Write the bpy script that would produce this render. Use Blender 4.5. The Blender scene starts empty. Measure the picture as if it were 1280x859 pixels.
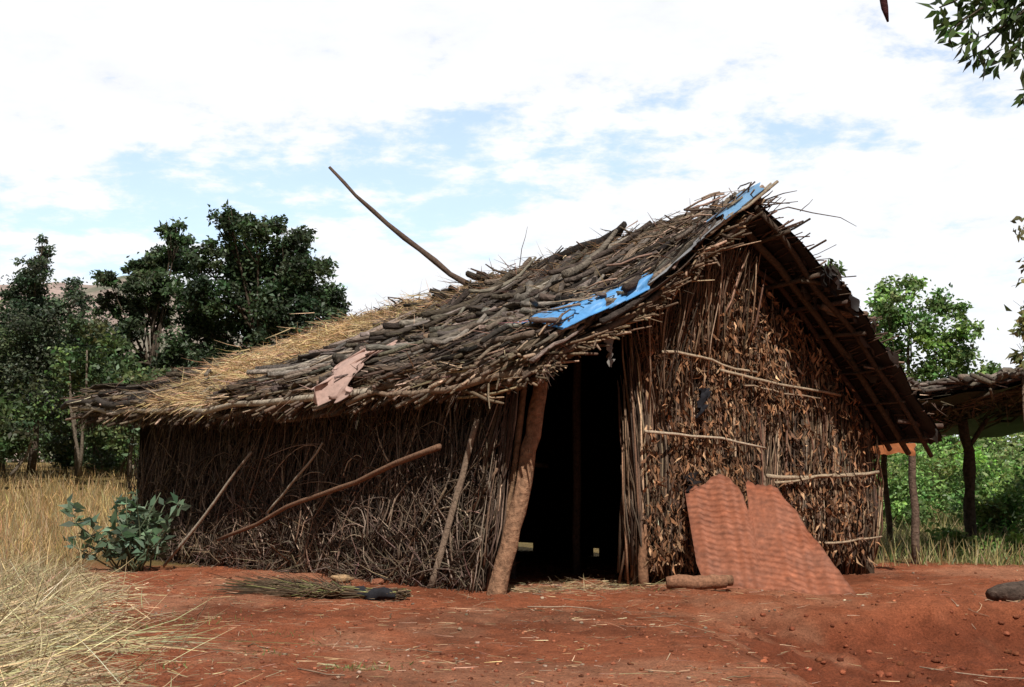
import bpy, math, random
import numpy as np
from mathutils import Vector, noise
random.seed(7)
rng = np.random.default_rng(11)
U = random.uniform
scene = bpy.context.scene

# ------------------------------------------------------------------ helpers
class Batch:
    def __init__(s):
        s.v=[]; s.f=[]; s.c=[]; s.n=0
    def add(s, v, f, c):
        v=np.asarray(v,dtype=np.float64); f=np.asarray(f,dtype=np.int64)
        c=np.asarray(c,dtype=np.float64)
        if c.ndim==1: c=np.tile(c,(len(v),1))
        s.v.append(v); s.f.append(f+s.n); s.c.append(c); s.n+=len(v)

def lerp(a,b,t): return a+(b-a)*t
def sst(a,b,x):
    t=min(1.0,max(0.0,(x-a)/(b-a))); return t*t*(3-2*t)

def make(name, b, mat, parent=None, smooth=False):
    v=np.concatenate(b.v); f=np.concatenate(b.f); c=np.concatenate(b.c)
    me=bpy.data.meshes.new(name)
    me.vertices.add(len(v)); me.vertices.foreach_set("co", v.astype(np.float32).ravel())
    me.loops.add(f.size); me.loops.foreach_set("vertex_index", f.astype(np.int32).ravel())
    me.polygons.add(len(f))
    me.polygons.foreach_set("loop_start", (np.arange(len(f))*4).astype(np.int32))
    me.polygons.foreach_set("loop_total", np.full(len(f),4,dtype=np.int32))
    if smooth: me.polygons.foreach_set("use_smooth", np.ones(len(f),dtype=bool))
    a=me.color_attributes.new("Col","FLOAT_COLOR","POINT")
    cc=np.ones((len(v),4),dtype=np.float32); cc[:,:3]=c
    a.data.foreach_set("color", cc.ravel())
    me.update(calc_edges=True)
    me.materials.append(mat)
    o=bpy.data.objects.new(name, me); scene.collection.objects.link(o)
    if parent: o.parent=parent
    return o

def tube(b, pts, rad, col, n=6, flat=None, ratio=0.4, jit=0.0):
    pts=np.asarray(pts,dtype=float); m=len(pts)
    rad=np.ones(m)*np.asarray(rad,dtype=float)
    tg=np.gradient(pts,axis=0); tg/= (np.linalg.norm(tg,axis=1)[:,None]+1e-9)
    ref=np.array([0,0,1.0]) if abs(tg[0,2])<0.9 else np.array([1.0,0,0])
    if flat is not None: ref=np.asarray(flat,float)
    a=np.cross(tg,ref); a/= (np.linalg.norm(a,axis=1)[:,None]+1e-9)
    c=np.cross(a,tg)
    if flat is None:
        ratio=1.0
    th=np.arange(n)*2*np.pi/n + (0 if flat is not None else U(0,6))
    rr=rad[:,None]*(1+ (rng.normal(0,jit,(m,n)) if jit else 0))
    ring=pts[:,None,:]+a[:,None,:]*(np.cos(th)[None,:]*rr)[:,:,None]+c[:,None,:]*(np.sin(th)[None,:]*rr*ratio)[:,:,None]
    v=ring.reshape(-1,3)
    i=np.arange(m-1)[:,None]*n; j=np.arange(n)[None,:]; k=(j+1)%n
    f=np.stack([i+j,i+k,i+n+k,i+n+j],-1).reshape(-1,4)
    caps=[]
    for q in range(n//2-1):
        caps.append([n-1-q,n-2-q,q+1,q]); o=(m-1)*n
        caps.append([o+q,o+q+1,o+n-2-q,o+n-1-q])
    b.add(v,np.concatenate([f,np.array(caps)]),col)

def wob(p0,p1,n=5,amp=0.02,sag=0.0):
    p0=np.array(p0,float);p1=np.array(p1,float)
    t=np.linspace(0,1,n)[:,None]
    p=p0+(p1-p0)*t
    o=np.cumsum(rng.normal(0,amp,(n,3)),axis=0); o-=o[0]; o-= t*o[-1]
    p=p+o; p[:,2]-=sag*4*(t[:,0]*(1-t[:,0]))
    return p

def ribbons(b, p, d, L, w, bend, col):
    N=len(p); d=d/(np.linalg.norm(d,axis=1)[:,None]+1e-9)
    rv=rng.normal(0,1,(N,3)); sd=np.cross(d,rv); sd/= (np.linalg.norm(sd,axis=1)[:,None]+1e-9)
    bd=rng.normal(0,1,(N,3)); bd-= (bd*d).sum(1)[:,None]*d
    bd/= (np.linalg.norm(bd,axis=1)[:,None]+1e-9)
    L=L[:,None]; w=w[:,None]; bend=bend[:,None]
    m=p+d*L*0.5+bd*bend*L*0.3; e=p+d*L+bd*bend*L
    v=np.stack([p-sd*w/2,p+sd*w/2,m-sd*w*0.45,m+sd*w*0.45,e-sd*w*0.12,e+sd*w*0.12],1).reshape(-1,3)
    i=np.arange(N)[:,None]*6
    f=np.concatenate([i+np.array([[0,1,3,2]]),i+np.array([[2,3,5,4]])])
    b.add(v,f,np.repeat(col,6,axis=0))

def leaves(b, p, d, L, W, col, fold=0.15):
    N=len(p); d=d/(np.linalg.norm(d,axis=1)[:,None]+1e-9)
    rv=rng.normal(0,1,(N,3)); rv[:,2]*=0.6; sd=np.cross(d,rv); sd/= (np.linalg.norm(sd,axis=1)[:,None]+1e-9)
    nn=np.cross(sd,d); L=L[:,None]; W=W[:,None]
    m=p+d*L*0.45
    v=np.stack([p,m-sd*W/2+nn*L*fold,p+d*L-nn*L*fold,m+sd*W/2+nn*L*fold],1).reshape(-1,3)
    f=np.arange(N)[:,None]*4+np.array([[0,1,2,3]])
    b.add(v,f,np.repeat(col,4,axis=0))

def cvar(base, N, s=0.25, hue=0.08):
    base=np.array(base); k=np.exp(rng.normal(0,s,(N,1)))
    return np.clip(base*k*(1+rng.normal(0,hue,(N,3))),0.002,0.9)
def c1(base,s=0.25,hue=0.035): return cvar(base,1,s,hue)[0]

def nt(name):
    m=bpy.data.materials.new(name); m.use_nodes=True
    t=m.node_tree; t.nodes.clear(); return m,t
def N_(t,ty,**k):
    n=t.nodes.new(ty)
    for a,v in k.items(): setattr(n,a,v)
    return n

def attr_mat(name, rough=0.9, scale=30, lo=0.55, hi=1.35, bump=0.4, dist=0.01, transl=0.0, stretch=(1,1,1), spec=0.2):
    m,t=nt(name); L=t.links.new
    out=N_(t,'ShaderNodeOutputMaterial'); at=N_(t,'ShaderNodeAttribute',attribute_name="Col")
    tc=N_(t,'ShaderNodeTexCoord'); mp=N_(t,'ShaderNodeMapping'); mp.inputs['Scale'].default_value=stretch
    L(tc.outputs['Object'],mp.inputs[0])
    no=N_(t,'ShaderNodeTexNoise'); no.inputs['Scale'].default_value=scale; no.inputs['Detail'].default_value=6; no.inputs['Roughness'].default_value=0.65
    L(mp.outputs[0],no.inputs['Vector'])
    mr=N_(t,'ShaderNodeMapRange'); mr.inputs['From Min'].default_value=0.3; mr.inputs['From Max'].default_value=0.7
    mr.inputs['To Min'].default_value=lo; mr.inputs['To Max'].default_value=hi; L(no.outputs['Fac'],mr.inputs['Value'])
    mul=N_(t,'ShaderNodeVectorMath',operation='SCALE'); L(at.outputs['Color'],mul.inputs[0]); L(mr.outputs[0],mul.inputs['Scale'])
    p=N_(t,'ShaderNodeBsdfPrincipled'); p.inputs['Roughness'].default_value=rough
    p.inputs['Specular IOR Level'].default_value=spec
    L(mul.outputs[0],p.inputs['Base Color'])
    if bump:
        bu=N_(t,'ShaderNodeBump'); bu.inputs['Strength'].default_value=bump; bu.inputs['Distance'].default_value=dist
        L(no.outputs['Fac'],bu.inputs['Height']); L(bu.outputs[0],p.inputs['Normal'])
    if transl:
        tr=N_(t,'ShaderNodeBsdfTranslucent'); L(mul.outputs[0],tr.inputs['Color'])
        mx=N_(t,'ShaderNodeMixShader'); mx.inputs[0].default_value=transl
        L(p.outputs[0],mx.inputs[1]); L(tr.outputs[0],mx.inputs[2]); L(mx.outputs[0],out.inputs[0])
    else: L(p.outputs[0],out.inputs[0])
    return m

M_wood=attr_mat("weathered_wood",0.9,45,0.5,1.45,0.6,0.01)
M_roof=attr_mat("bark_slabs",0.95,26,0.3,1.65,1.0,0.03,stretch=(.35,2.2,1.2),spec=.1)
M_bark=attr_mat("bark",0.95,22,0.4,1.5,0.9,0.03)
M_twig=attr_mat("twigs",0.9,60,0.6,1.3,0.0)
M_dry=attr_mat("dry_leaves",0.85,40,0.6,1.35,0.0,transl=0.12)
M_straw=attr_mat("straw",0.75,30,0.7,1.25,0.0,transl=0.15)
M_leaf=attr_mat("foliage",0.5,6,0.7,1.3,0.0,transl=0.3,spec=0.4)
M_soil=attr_mat("backing_mat",0.95,30,0.5,1.4,0.5,0.02)
M_rock=attr_mat("stone",0.95,14,0.5,1.4,1.0,0.04,spec=.1)
M_cloth=attr_mat("cloth",0.9,25,0.8,1.15,0.2,0.005,transl=0.1)
M_plastic=attr_mat("tarpaulin",0.5,9,0.75,1.2,0.3,0.01,spec=0.4)

# ------------------------------------------------------------------ ground
def nz(x,y,s,o=0.0): return noise.noise(Vector((x*s+o,y*s-o,o*1.7)))
def bank_w(x,y): return nz(x,y,0.9,3.1)*0.26+nz(x,y,3.0,8.1)*0.12+nz(x,y,8,1.1)*.05
def gz(x,y,fine=True):
    z=1.6*sst(19,58,y)
    if fine and -9<x<9 and 3<y<19:
        w=bank_w(x,y)
        xb=1.30+(10-y)*0.02+w
        yy=y+w*0.9
        prof=.50*(1-sst(9.70,10.12,yy))+.50*(1-sst(8.0,9.8,yy))
        drop=sst(xb-0.3,xb+0.7,x)*prof
        z-=0.44*drop
        z+=.08*math.exp(-((yy-10.35)/.28)**2)*sst(xb-.2,xb+.5,x)
        z+=0.05*nz(x,y,0.6,1.3)+0.026*nz(x,y,2.6,5.5)+0.016*nz(x,y,8,2.2)+0.011*nz(x,y,19,9.2)
        if drop>0.02: z+=min(1,drop*1.6)*(0.07*nz(x,y,2.0,7.7)+0.045*nz(x,y,6,4.7)+.03*nz(x,y,14,2.7))
        z-=0.04*sst(0.8,2.6,x)*(1-sst(11.5,13,y))
    return z
def bankd(x,y):
    w=bank_w(x,y)
    xb=1.30+(10-y)*0.02+w
    a=sst(xb-0.3,xb+0.3,x); d=(1-sst(9.85,10.15,y+w*0.9))
    return a*d
def dirt(x,y):
    w=nz(x,y,0.5,2)*0.6+nz(x,y,2.2,5)*0.25
    xl=-1.9-(y-5.9)*0.27
    return sst(xl-0.35,xl+0.35,x+w)*(1-sst(14.6,15.8,y+w))
def axis(lo,hi,st,far,k=1.22):
    a=list(np.arange(lo,hi+1e-6,st)); s=st; x=hi
    while x<far: s*=k; x+=s; a.append(x)
    s=st; x=lo; pre=[]
    while x>-far: s*=k; x-=s; pre.append(x)
    return np.array(pre[::-1]+a)
xs=axis(-5.0,5.2,0.033,900); ys=axis(5.0,14.5,0.033,900)
gv=[];gc=[]
C_dirt=np.array([.35,.110,.052]); C_pale=np.array([.46,.22,.13]); C_dark=np.array([.205,.056,.027]); C_gr=np.array([.20,.14,.055]); C_green=np.array([.07,.085,.03])
for y in ys:
    for x in xs:
        gv.append((x,y,gz(x,y)))
        near = -9<x<9 and 3<y<19
        if near:
            d=dirt(x,y); p=sst(-.15,.5,nz(x,y,0.7,6)+0.6*nz(x,y,2.4,1)+.3*nz(x,y,7,3)); c=C_dirt*(1-p*.6)+C_pale*p*.6
            dk=sst(.05,.6,nz(x,y,.9,12)+.5*nz(x,y,4,9)); c=c*(1-.35*dk)
            b_=bankd(x,y); w=bank_w(x,y)
            pt=sst(.0,.6,nz(x,y,1.8,21)+.6*nz(x,y,6,4)+.5*(1-sst(8,9.6,y))-.1); cd_=C_dark*(1-pt*.6)+C_pale*.85*pt*.6
            c=c*(1-b_*.8)+cd_*b_*.8
            g=C_gr
            if x>3: g=lerp(C_gr,C_green,sst(3,5,x)*.5)
            c=g*(1-d)+c*d
        else:
            k=sst(-4,8,x); c=lerp(C_gr,C_green,k*.6); 
            if y<15 and x>9: c=C_dirt
            if y>70: c=lerp(c,C_green,.7)
        gc.append(c)
nx=len(xs); ny=len(ys)
ii=np.arange(ny-1)[:,None]*nx+np.arange(nx-1)[None,:]
gf=np.stack([ii,ii+1,ii+nx+1,ii+nx],-1).reshape(-1,4)
gb=Batch(); gb.add(gv,gf,np.array(gc))
m,t=nt("red_earth"); L=t.links.new
out=N_(t,'ShaderNodeOutputMaterial'); at=N_(t,'ShaderNodeAttribute',attribute_name="Col"); tc=N_(t,'ShaderNodeTexCoord')
def NO(sc,de=6,ro=.6):
    n=N_(t,'ShaderNodeTexNoise'); n.inputs['Scale'].default_value=sc; n.inputs['Detail'].default_value=de; n.inputs['Roughness'].default_value=ro
    L(tc.outputs['Object'],n.inputs['Vector']); return n
def MR(src,a,b_,c,d):
    r=N_(t,'ShaderNodeMapRange'); r.inputs['From Min'].default_value=a;r.inputs['From Max'].default_value=b_;r.inputs['To Min'].default_value=c;r.inputs['To Max'].default_value=d
    L(src,r.inputs['Value']); return r
def MU(a,b_,op='MULTIPLY'):
    r=N_(t,'ShaderNodeMath',operation=op); L(a,r.inputs[0]); L(b_,r.inputs[1]); return r
n1=NO(1.3,8,.65); n2=NO(9,10,.75); n3=NO(70,6,.75)
k=MU(MU(MR(n1.outputs['Fac'],.3,.7,.78,1.2).outputs[0],MR(n2.outputs['Fac'],.3,.7,.66,1.34).outputs[0]).outputs[0],MR(n3.outputs['Fac'],.3,.7,.55,1.48).outputs[0])
sc=N_(t,'ShaderNodeVectorMath',operation='SCALE'); L(at.outputs['Color'],sc.inputs[0]); L(k.outputs[0],sc.inputs['Scale'])
p=N_(t,'ShaderNodeBsdfPrincipled'); p.inputs['Roughness'].default_value=.95; p.inputs['Specular IOR Level'].default_value=.1
L(sc.outputs[0],p.inputs['Base Color'])
hs=MU(MR(n2.outputs['Fac'],0,1,0,1).outputs[0],MR(n3.outputs['Fac'],0,1,0,.5).outputs[0],'ADD')
bu=N_(t,'ShaderNodeBump'); bu.inputs['Strength'].default_value=1.0; bu.inputs['Distance'].default_value=.05
L(hs.outputs[0],bu.inputs['Height']); L(bu.outputs[0],p.inputs['Normal']); L(p.outputs[0],out.inputs[0])
make("ground",gb,m,smooth=True)

def blob(b,c,r,col,sq=(1,1,.7),nu=8,nv=6,j=.25):
    vs=[];o=U(0,99)
    for i in range(nv+1):
        ph=math.pi*i/nv
        for k in range(nu):
            th=2*math.pi*k/nu
            d=Vector((math.sin(ph)*math.cos(th),math.sin(ph)*math.sin(th),math.cos(ph)))
            q=1+j*2*noise.noise(d*1.6+Vector((o,o,0)))+j*.7*noise.noise(d*5+Vector((o,o,0)))
            vs.append((c[0]+d.x*r*sq[0]*q,c[1]+d.y*r*sq[1]*q,c[2]+d.z*r*sq[2]*q))
    f=[]
    for i in range(nv):
        for k in range(nu):
            f.append([i*nu+k,(i+1)*nu+k,(i+1)*nu+(k+1)%nu,i*nu+(k+1)%nu])
    b.add(vs,f,col)
b=Batch()
for _ in range(6500):
    y=6+9*random.random()**1.3; x=U(-.40,.42)*y*1.05
    if dirt(x,y)<.5: continue
    bk=bankd(x,y)
    r=.003+.012*random.random()**3+(.024*random.random()**3 if bk>.3 else 0)
    blob(b,(x,y,gz(x,y)+r*.2),r,c1((.28,.10,.055) if random.random()<.9 else (.34,.25,.18),.3) if bk<.3 else c1((.22,.07,.037),.3),nu=6,nv=4)
make("gravel",b,M_rock)

# ------------------------------------------------------------------ HUT
hut=bpy.data.objects.new("thatched_hut",None); scene.collection.objects.link(hut)
hut.location=(-0.19,11.3,0); ang=math.atan2(.591,.807); hut.rotation_euler=(0,0,ang)
ca,sa=math.cos(ang),math.sin(ang)
def h2w(s,t_): return (-0.19+ca*s-sa*t_, 11.3+sa*s+ca*t_)
def gh(s,t_): return gz(*h2w(s,t_))
SR=2.45; TE=7.65
def zr(t_): return float(np.interp(t_,[-.6,0,.8,3,5,7,8.3],[3.25,3.17,3.12,2.93,2.80,2.68,2.54]))
def ze(t_): return float(np.interp(t_,[-.6,0,1.5,5,7.75],[1.84,1.76,1.64,1.66,1.74]))
def se(t_): return float(np.interp(t_,[-.6,0,2,7.75],[.12,.0,-.22,-.42]))
def RL(u,t_):
    s=lerp(se(t_),SR,u); z=lerp(ze(t_),zr(t_),u)-.09*math.sin(math.pi*min(1,max(0,u)))-.05
    z+=.07*noise.noise(Vector((s*1.3,t_*1.1,0)))
    return np.array([s,t_,z])
def zleft(s,t_): return RL((s-se(t_))/(SR-se(t_)),t_)[2]
def RR(u,t_):
    s=lerp(SR,4.60,u)
    z=float(np.interp(s,[SR,3.0,3.61,4.1,4.6,5.0],[zr(t_),2.80,2.27,1.78,1.24,.8]))
    if s<3.0: z=lerp(zr(t_)-.03,2.80-(3.25-zr(t_))*.6,(s-SR)/.55)
    elif s<3.61: z-=(3.25-zr(t_))*.6*(3.61-s)/.61
    z+=.06*noise.noise(Vector((s*2,t_*2,5)))
    return np.array([s,t_,z])
def nrmL(u,t_):
    a=RL(u+.05,t_)-RL(u-.05,t_); c=RL(u,t_+.2)-RL(u,t_-.2); n=np.cross(a,c); return n/np.linalg.norm(n)
def surf(b,fn,ua,ub,ta,tb,nu,nv,th,col,top=None):
    us=np.linspace(ua,ub,nu); ts=np.linspace(ta,tb,nv) 
    for off in (0,-th):
        v=[fn(u,t_)+np.array([0,0,off]) for t_ in ts for u in us]
        i=np.arange(nv-1)[:,None]*nu+np.arange(nu-1)[None,:]
        b.add(v,np.stack([i,i+1,i+nu+1,i+nu],-1).reshape(-1,4),col)
b=Batch()
surf(b,RL,0.0,1,-.52,TE,24,60,.04,(.055,.04,.03))
make("roof_underlay",b,M_soil,hut)
b=Batch()
surf(b,lambda u,t_:RR(u,t_-(.18+.10*noise.noise(Vector((u*9,1,1))))*(1 if t_<0 else 0)*sst(0,.4,u)),0,1.0,-.55,TE,34,60,.03,(.022,.018,.016))
for _ in range(46):
    u=U(.25,.98); t_=U(-.8,-.3); p0=RR(u,t_); w_=U(.05,.16); l_=U(.05,.16); o=U(0,9)
    v=[]
    for j in range(5):
        for i in range(4):
            v.append(p0+np.array([w_*(i/3-.3)+.02*noise.noise(Vector((i,j,o))),.06*noise.noise(Vector((i*.7,j*.7,o))),-l_*j/4*(1-.3*abs(i-1.5)/1.5)-.85*w_*(i/3-.3)]))
    i=np.arange(4)[:,None]*4+np.arange(3)[None,:]
    b.add(v,np.stack([i,i+1,i+5,i+4],-1).reshape(-1,4),c1((.03,.025,.022),.3))
make("dark_roof_tarpaulin",b,M_plastic,hut)

BK=[(.105,.083,.068),(.155,.126,.105),(.058,.045,.037),(.21,.18,.155),(.115,.083,.06),(.14,.098,.068),(.04,.032,.028)]
b=Batch()
def slab(tt,u0,u1,w,lift,tilt,sk,col,curl=0,ratio=.4):
    n=9; pts=[]; nn=nrmL(.5,tt); bd=rng.normal(0,.035)
    for k in range(n):
        q=k/(n-1); u=lerp(u0,u1,q)
        pp=RL(u,max(-.58,min(TE+.1,tt+sk*(1-q)+bd*math.sin(q*3.14))))+nn*(lift+tilt*(1-q)+curl*(q-.5)**2); pts.append(pp)
    pts=np.array(pts)+rng.normal(0,.005,(n,3))
    rr=w*np.linspace(U(.8,1.1),U(.55,.9),n)
    ref=nn+rng.normal(0,.25,3)
    tube(b,pts,rr,col,6,ref,ratio,.14)
for layer in range(3):
    t_=-.5
    while t_<TE-.05:
        inh = 3.9<t_<5.9
        for row in range(3):
            if random.random()<(.80 if inh else (.22,.28,.4)[layer]): continue
            u0=row*.32+U(-.14,.12); u0=max(u0,-.05+U(0,.04)); u1=min(1.02,u0+U(.2,.7))
            if random.random()<.25: w_,r_=U(.05,.10),U(.10,.25)
            else: w_,r_=U(.009,.038),U(.45,1.0)
            slab(t_+U(-.08,.08),u0,u1,w_,.02+.04*layer+U(0,.05),U(-.03,.09),rng.normal(0,.30)+.10,c1(random.choice(BK),.45),U(-.1,.25),r_)
        t_+=U(.045,.09)
for _ in range(80):
    t_=U(-.2,3.4); u0=U(0,.6); slab(t_,u0,u0+U(.15,.4),U(.02,.042),U(.12,.2),U(-.02,.10),rng.normal(.1,.45),c1(random.choice(BK[:4]),.35),U(0,.4),U(.7,1))
for _ in range(30):
    t_=U(.3,3.6); u0=U(0.05,.7); slab(t_,u0,u0+U(.15,.35),U(.06,.11),U(.12,.18),U(-.02,.05),rng.normal(.05,.15),c1((.18,.155,.135),.25),U(0,.4),U(.08,.18))
make("roof_bark_slabs",b,M_roof,hut)

b=Batch()
for _ in range(300):
    t_=U(-.4,TE-.2) if random.random()<.4 else U(-.3,3.2); u0=U(-.05,.75); u1=min(1.03,u0+U(.2,.6)); sk=rng.normal(.1,.6)
    e=U(0,.18) if random.random()<.35 else 0
    pts=[RL(lerp(u0,u1,q),min(TE+.1,max(-.55,t_+sk*(1-q))))+np.array([0,0,U(.08,.15)+e*(1-q)]) for q in np.linspace(0,1,7)]
    r=U(.007,.028); tube(b,np.array(pts)+rng.normal(0,.008,(7,3)),np.linspace(r*1.1,r*.6,7),c1((.13,.102,.08),.55),6,jit=.1)
for _ in range(420):
    t_=U(-.45,TE-.1); u0=U(-.03,.85); u1=min(1.03,u0+U(.1,.45)); sk=rng.normal(.05,.4); l0=U(.12,.22); l1=U(.12,.22)
    pts=[RL(lerp(u0,u1,q),min(TE+.1,max(-.55,t_+sk*(1-q))))+np.array([0,0,lerp(l0,l1,q)]) for q in np.linspace(0,1,6)]
    r=U(.003,.010); tube(b,np.array(pts)+rng.normal(0,.010,(6,3)),np.linspace(r*1.1,r*.5,6),c1((.16,.12,.09),.6),4)
for _ in range(60):
    t_=U(-.45,4.4); u=U(.74,1.0); l=U(.5,1.5)
    pts=[RL(u+U(-.02,.02)-q*U(.05,.15),min(TE,t_+l*q))+np.array([0,0,U(.07,.15)]) for q in np.linspace(0,1,7)]
    r=U(.015,.040); tube(b,pts,np.linspace(r*1.1,r*.7,7),c1((.15,.115,.09),.4),7 if False else 6,jit=.12)
pts=[RL(.93,1.0)+[0,0,.30],RL(.95,1.15)+[0,0,.24],RL(.95,1.4)+[0,0,.19],RL(.95,1.7)+[0,0,.20],RL(.93,2.0)+[0,0,.18],RL(.9,2.25)+[0,0,.15],RL(.88,2.6)+[0,0,.13]]
tube(b,pts,[.028,.04,.055,.055,.055,.06,.05],(.035,.028,.025),8,jit=.12)
for _ in range(16):
    q0=RL(U(.8,.98),3.3+U(-.5,.35))
    pts=wob(q0+[0,0,.1],q0+[U(-.25,.1),U(-.1,.4),.12+U(0,.12)],5,.02)
    tube(b,pts,U(.02,.042),c1((.035,.028,.022)),6,jit=.15)
for _ in range(90):
    q0=RL(U(.82,1.0),U(-.4,6.5))+[0,0,.06]; tube(b,wob(q0,q0+[U(-.35,.2),U(-.4,.4),U(.04,.18)],4,.015),[.016,.014,.011,.006],c1((.09,.065,.05),.4),6,jit=.1)
make("roof_branches",b,M_bark,hut)

b=Batch(); N=14000
tt=rng.uniform(-.45,TE,N); uu=rng.uniform(-.02,1.0,N)
P=np.array([RL(u,t_)+np.array([0,0,.06]) for u,t_ in zip(uu,tt)])
P[:,2]+=np.abs(rng.normal(0,.065,N))+.01
D=np.stack([rng.normal(-1,.6,N),rng.normal(0,.8,N),rng.normal(-.4,.3,N)],1)
ribbons(b,P,D,rng.uniform(.06,.32,N),rng.uniform(.004,.012,N),rng.normal(0,.18,N),cvar((.15,.105,.074),N,.6))
make("roof_twig_litter",b,M_twig,hut)

b=Batch()
def hay(t0,t1,u0,u1,N,col=(.42,.28,.12),hh=.06):
    a=np.clip(rng.normal(.5,.24,N),-.1,1.1); c=np.clip(rng.normal(.5,.26,N),-.15,1.15)
    tt=t0+(t1-t0)*a; uu=u0+(u1-u0)*c
    uu=np.clip(uu,-.01,1.01); tt=np.clip(tt,-.5,TE)
    P=np.array([RL(u,t_) for u,t_ in zip(uu,tt)])
    P[:,2]+=.07+np.abs(rng.normal(0,hh,N))*np.exp(-((a-.5)**2+(c-.5)**2)*4)
    D=np.stack([rng.normal(-.6,.6,N),rng.normal(0,.8,N),rng.normal(-.25,.25,N)],1)
    ribbons(b,P,D,rng.uniform(.08,.32,N),rng.uniform(.004,.010,N),rng.normal(0,.2,N),cvar(col,N,.28))
hay(3.9,6.0,.0,1.05,23000,(.56,.40,.225),.11); hay(5.6,TE+.2,.1,1.0,2000,(.27,.19,.12)); hay(2.2,4.6,.6,1.1,4500,(.34,.225,.125)); hay(0.2,3.5,0.05,.7,2400,(.26,.18,.10))
hay(4.1,6.0,.0,.5,9000,(.58,.42,.24),.11); hay(-.4,2.5,.6,1.0,2200,(.24,.13,.07))
make("roof_hay",b,M_straw,hut)

b=Batch()
def eavepole(t0,t1,du,dz,r,col,n=12,amp=.014):
    pts=[RL(du,min(TE+.35,t_))+np.array([0,0,dz]) for t_ in np.linspace(t0,t1,n)]
    tube(b,np.array(pts)+rng.normal(0,amp,(n,3)),np.linspace(r,r*.7,n),col,8,jit=.07)
eavepole(1.3,TE,-.045,.03,.034,(.38,.32,.25)); eavepole(-.45,3.0,-.03,.05,.034,(.20,.14,.10))
eavepole(-.5,1.6,-.06,.0,.028,(.24,.17,.12)); eavepole(2.6,TE+.1,-.01,-.06,.03,(.13,.09,.065))
eavepole(-.3,4.2,.02,-.10,.035,(.12,.085,.06)); eavepole(5.5,TE+.35,-.05,.10,.045,(.05,.04,.033))
eavepole(-.2,2.4,.0,.09,.03,(.17,.12,.09)); eavepole(.3,2.9,.03,.14,.03,(.2,.15,.11)); eavepole(-.4,1.2,.05,.15,.026,(.26,.19,.13))
eavepole(-.45,.9,.02,.19,.03,(.15,.11,.085)); eavepole(.9,2.2,.0,.16,.035,(.13,.1,.08))
for _ in range(500):
    t_=(TE+.3)*random.random()**1.5-.5; n=4
    a=RL(U(.05,.25),t_)+[0,0,U(-.1,.16)]; e=RL(0,max(-.55,min(TE+.1,t_+rng.normal(0,.34))))+[-U(-.06,.24),0,U(-.20,.08)]
    r=U(.005,.022); tube(b,wob(a,e,4,.014),[r,r,r*.9,r*.8],c1((.17,.125,.09),.5),6,jit=.06)
make("eave_poles",b,M_wood,hut)
b=Batch(); N=7000
tt=rng.uniform(-.5,TE,N); P=np.array([RL(rng.uniform(-.01,.07),t_)+np.array([0,0,-.03]) for t_ in tt])
D=np.stack([rng.normal(-.25,.35,N),rng.normal(0,.6,N),rng.normal(-1,.35,N)],1)
ln=rng.uniform(.05,.24,N)*(1+.9*np.array([noise.noise(Vector((a*2.2,0,0))) for a in tt]))
ribbons(b,P,D,ln,rng.uniform(.005,.012,N),rng.normal(0,.25,N),cvar((.09,.064,.046),N,.5))
N=1100
tt=rng.uniform(-.5,2.2,N); P=np.array([RL(rng.uniform(-.01,.12),t_)+np.array([0,0,.03]) for t_ in tt])
D=np.stack([rng.normal(-.8,.35,N),rng.normal(0,.7,N),rng.normal(-.5,.35,N)],1)
ribbons(b,P,D,rng.uniform(.08,.32,N),rng.uniform(.008,.022,N),rng.normal(0,.2,N),cvar((.25,.185,.13),N,.45))
make("eave_fringe",b,M_twig,hut)

b=Batch()
for k,(tq,dz,r) in enumerate([(-.50,-.06,.030),(-.42,-.13,.035),(-.2,-.12,.03)]):
    pts=[RL(u,tq)+np.array([0,0,dz]) for u in np.linspace(-.05 if k<2 else .2,1.02,10)]
    tube(b,np.array(pts)+rng.normal(0,.014,(10,3)),np.linspace(r,r*.8,10),c1((.17,.12,.085),.25),8,jit=.08)
for _ in range(330):
    u=U(-.02,1.0); p0=RL(u,U(-.3,.3))+[0,0,-U(.0,.16)]; p1=RL(u+rng.normal(-.05,.07),-.5-abs(rng.normal(0,.10)))+[rng.normal(0,.05),0,-U(-.02,.19)]
    r=U(.004,.016); tube(b,wob(p0,p1,4,.016),[r,r,r,r*.6],c1((.18,.125,.082),.55),6)
for _ in range(60):
    u0=U(.45,.85); u1=u0+U(.12,.35); tq=U(-.58,-.2); r=U(.007,.024); sk=rng.normal(.05,.1)
    pts=[RL(lerp(u0,min(1.03,u1),q),tq+sk*q)+np.array([0,0,.08+U(0,.05)]) for q in np.linspace(0,1,5)]
    tube(b,pts,r,c1((.20,.15,.115),.45),6,jit=.1)
for tq,r in [(-.55,.028),(-.3,.035),(-.1,.03)]:
    pts=[RR(u,tq)+np.array([0,0,-.08]) for u in np.linspace(-.02,1.02,10)]
    tube(b,np.array(pts)+rng.normal(0,.014,(10,3)),np.linspace(r,r*.8,10),c1((.085,.058,.040),.2),8,jit=.08)
for u in [.12,.3,.42,.55,.7,.82,.95]:
    p0=RR(u+U(-.02,.02),-.6-U(0,.15))+[0,0,-.1]; p1=RR(u+U(-.05,.05),.6)+[0,0,-.1]
    tube(b,wob(p0,p1,5,.014),U(.010,.022),c1((.08,.055,.04),.3),6)
for _ in range(120):
    u=U(0,1); p0=RR(u,U(-.4,0))+[0,0,-.05]; p1=RR(u+U(-.07,.04),-.6-abs(rng.normal(0,.12)))+[U(-.05,.12),0,U(-.08,.07)]
    tube(b,wob(p0,p1,4,.018),U(.003,.010),c1((.09,.06,.045),.4),4)
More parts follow.
